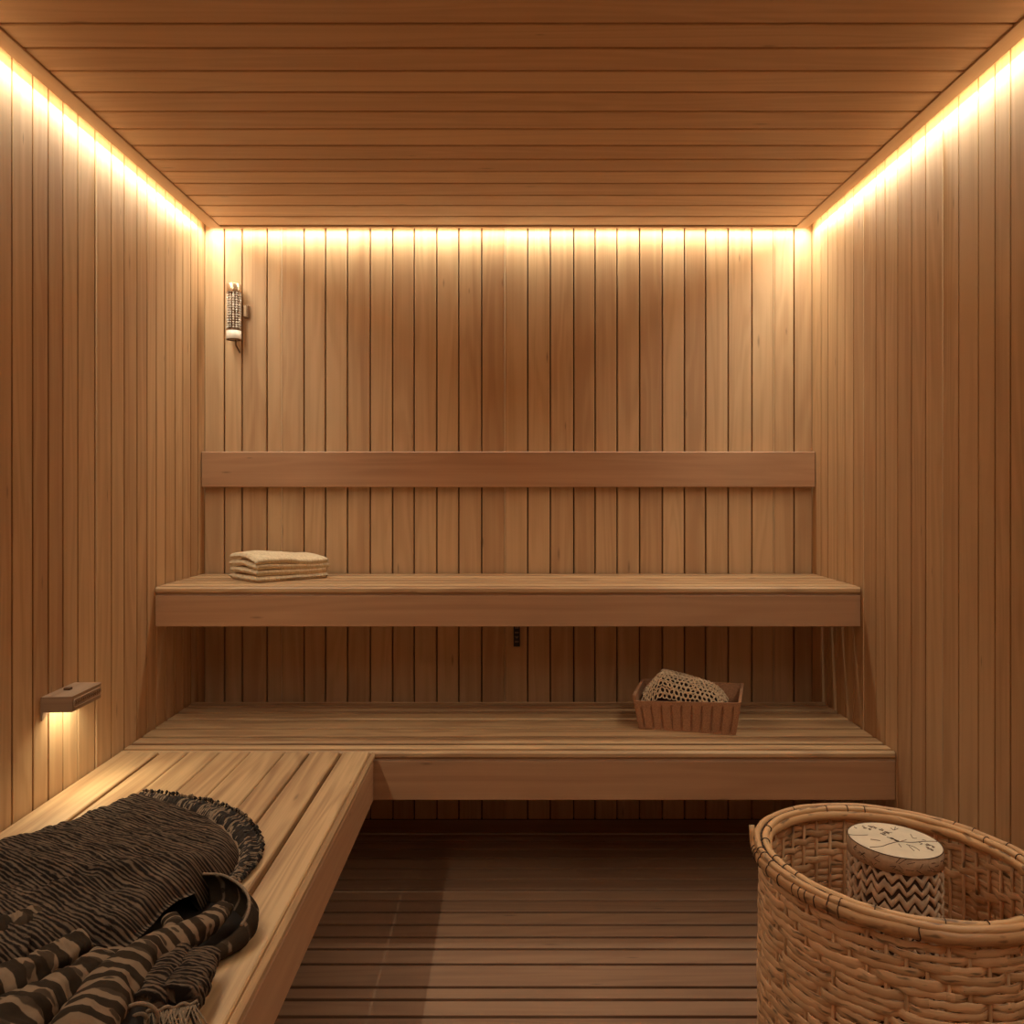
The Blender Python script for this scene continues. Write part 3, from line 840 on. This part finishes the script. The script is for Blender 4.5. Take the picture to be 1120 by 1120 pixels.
def rimcord(m, off, z, r, flat=1.0, jit=.0015, ph=0):
    m.tube([bpnt(2*PI*i/160, off+jit*nz(i*.2, ph), z+jit*nz(i*.15, ph, 5)) for i in range(160)], lambda q: r*(1+.12*nz(q*60, ph, 2)), 9, False, random.random(), 0, flat, True, up=(0, 0, 1), uscale=1)
m = MB()
rimcord(m, .012, RH-.013, .0078, 1.35, ph=1); rimcord(m, -.013, RH-.013, .0068, 1.35, ph=2)
m.build('rim_band', RIMC, t)
m = MB(); rimcord(m, .0085, RH-.002, .0068, ph=3); rimcord(m, -.0075, RH-.002, .0066, ph=4)
m.build('rim_cord', RIMC, t)
m = MB(); random.seed(9); th = 0
while th < 2*PI:
    dth = random.uniform(.13, .3)
    if 2.6 < (th % (2*PI)) < 3.9: dth = random.uniform(.05, .11)
    which = random.choice((0, 1, 2))
    if which in (0, 1):
        o_ = .0085 if which == 0 else -.0075
        pth = []
        for j in range(14):
            an = 2*PI*j/14; r_ = .0074
            pth.append(bpnt(th+random.uniform(-.002, .002), o_+math.cos(an)*r_, RH-.002+math.sin(an)*r_))
        m.tube(pth, .0009, 4, False, closed=True)
    if which in (0, 2):
        pth = [bpnt(th+.004*math.sin(j), .012+.0085*math.cos(-1.2+j*.4), RH-.013+.011*math.sin(-1.2+j*.4)) for j in range(7)]
        m.tube(pth, .0010, 4)
    th += dth
# darker stitching running between the two cords on the far and the left side
pth = [bpnt(1.2+2.6*i/120, .0005+.0018*nz(i*.5, 3), RH+.001) for i in range(121)]
m.tube(pth, lambda q: .0010*(1+.8*nz(q*80, 1)), 5)
m.build('stitching', BIND, t)
m = MB()
th = 2.78; a = bpnt(th, .010, RH-.03)
m.tube([a, bpnt(th, .016, RH-.008), bpnt(th, .017, RH+.008), bpnt(th-.01, .018, RH+.022)], .0058, 6, flat=.4, r=.1, up=(0, 1, 0)); m.build('cane_end', RIMC, t)

# ------------------------------------------------------------------ carved log in the basket
lc = Vector((.6995, 1.592, 0)); LT = 1.21-.64
t = thing('carved_log', 'pale round carved log with zigzag cutouts standing inside the wicker basket', 'log', (lc.x, lc.y, .007))
def lrad(th): return .0795 - .0037*math.cos(2*th) - .0041*math.sin(2*th)
def lp(th, z, off=0): r = lrad(th)+off; return Vector((lc.x+r*math.cos(th), lc.y+r*math.sin(th), z))
BIRCH = plain('birch_bark', (.60, .42, .28), .8, nz=.22, scale=60, bump=.3)
BTOP = plain('birch_cut_face', (.74, .61, .45), .8, nz=.08, scale=30)
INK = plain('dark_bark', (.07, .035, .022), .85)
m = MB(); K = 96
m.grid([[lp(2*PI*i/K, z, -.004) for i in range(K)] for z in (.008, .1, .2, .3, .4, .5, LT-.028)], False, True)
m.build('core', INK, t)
m = MB()
m.grid([[lp(2*PI*i/K, LT-.029+.0035*nz(i*.25, 1), o_) for i in range(K)] for o_ in (-.006, 0.001)]+[[lp(2*PI*i/K, LT-.004, .0)for i in range(K)], [lp(2*PI*i/K, LT, -.0015)for i in range(K)]], False, True, lambda i, j: (i*.01, j*.01))
m.build('bark_band', BIRCH, t)
m = MB()
m.grid([[lp(2*PI*i/K, LT, -.0015) for i in range(K)], [lp(2*PI*i/K, LT+.0004, -.006) for i in range(K)], [lp(2*PI*i/K, LT+.0004, -.075) for i in range(K)]], False, True)
m.build('top_face', BTOP, t)
m = MB(); nzig = 20; rows_n = 26; dz = .0195; random.seed(31)
for k in range(rows_n):
    zc = LT-.038-k*dz
    if zc < .02: break
    pts = []; n = nzig*8
    for i in range(n):
        f = (i/n*nzig) % 1; tri = 4*abs(f-.5)-1
        th = 2*PI*i/n + .004*nz(i*.3, k)
        pts.append(lp(th, zc+tri*(.0078+.004*nz(i*.07, k*.6, 4))+.0050*nz(i*.09, k*3.7)+.0022*nz(i*.5, k), -.0015+.0024*nz(i*.4, k, 2)))
    # flat carved band
    rws = []
    for i, p in enumerate(pts):
        rd = Vector((p.x-lc.x, p.y-lc.y, 0)).normalized(); hw = .0058*(1+.85*nz(i*.22, k*1.3, 9))
        rws.append([p+rd*.0015+Vector((0, 0, hw*.7)), p+Vector((0, 0, hw)), p-rd*.004+Vector((0, 0, hw)), p-rd*.004-Vector((0, 0, hw)), p-Vector((0, 0, hw)), p+rd*.0015-Vector((0, 0, hw*.7))])
    m.grid(rws, True, True, lambda i, j: (i*.003, j*.004), random.random())
m.build('zigzag_carving', BIRCH, t)
# bark lines, twigs and scars drawn on the cut face
m = MB(); zt_ = LT+.0006
def tp(px, py):
    p = P(900+px/7, 880+py/7, zt_); return p
def line(pts, r=.0006): m.tube(catmull([tp(*p) for p in pts], max(6, 5*len(pts))), r, 4)
line([(360, 328), (450, 320), (510, 300), (580, 285), (680, 290), (780, 282), (880, 282)], .0008)
line([(580, 285), (540, 262), (490, 250)]); line([(640, 305), (700, 325), (740, 352)]); line([(660, 318), (700, 355)])
line([(580, 300), (600, 325)]); line([(195, 228), (260, 235), (345, 232)]); line([(365, 266), (440, 277)], .0009)
line([(670, 225), (690, 255), (720, 258)]); line([(760, 268), (790, 275)]); line([(520, 180), (545, 195), (555, 170)]); line([(545, 195), (575, 185)])
line([(240, 172), (260, 182)]); line([(500, 212), (530, 216)]); line([(640, 270), (600, 280)])
line([(735, 288), (760, 300), (745, 305)])
random.seed(2)
for cx_, cy_, sx_, sy_, n_, sl in ((380, 178, 75, 14, 16, .12), (475, 215, 30, 18, 12, .2), (822, 330, 28, 20, 16, .4)):
    for _ in range(n_):
        a = random.uniform(-1, 1); b = random.uniform(-1, 1); x_, y_ = cx_+a*sx_, cy_+b*sy_+a*sx_*sl
        line([(x_-9, y_-3), (x_, y_+random.uniform(-4, 4)), (x_+9, y_+3)], .0009)
m.build('bark_marks', plain('ink_lines', (.17, .09, .06), .9), t)
m = MB(); random.seed(8)
m.tube([lp(2*PI*i/K, LT-.0005, -.0004) for i in range(K)], .0007, 4, False, closed=True)
for q in range(46):
    th = random.uniform(PI, 2*PI); z = LT-random.uniform(.008, .024); L_ = random.uniform(.05, .2); sl = random.uniform(-.01, .01)
    m.tube([lp(th+L_*f, z+sl*f+.001*nz(f*5, q), .0006) for f in (0, .25, .5, .75, 1)], .0005, 4)
m.build('bark_line', INK, t)
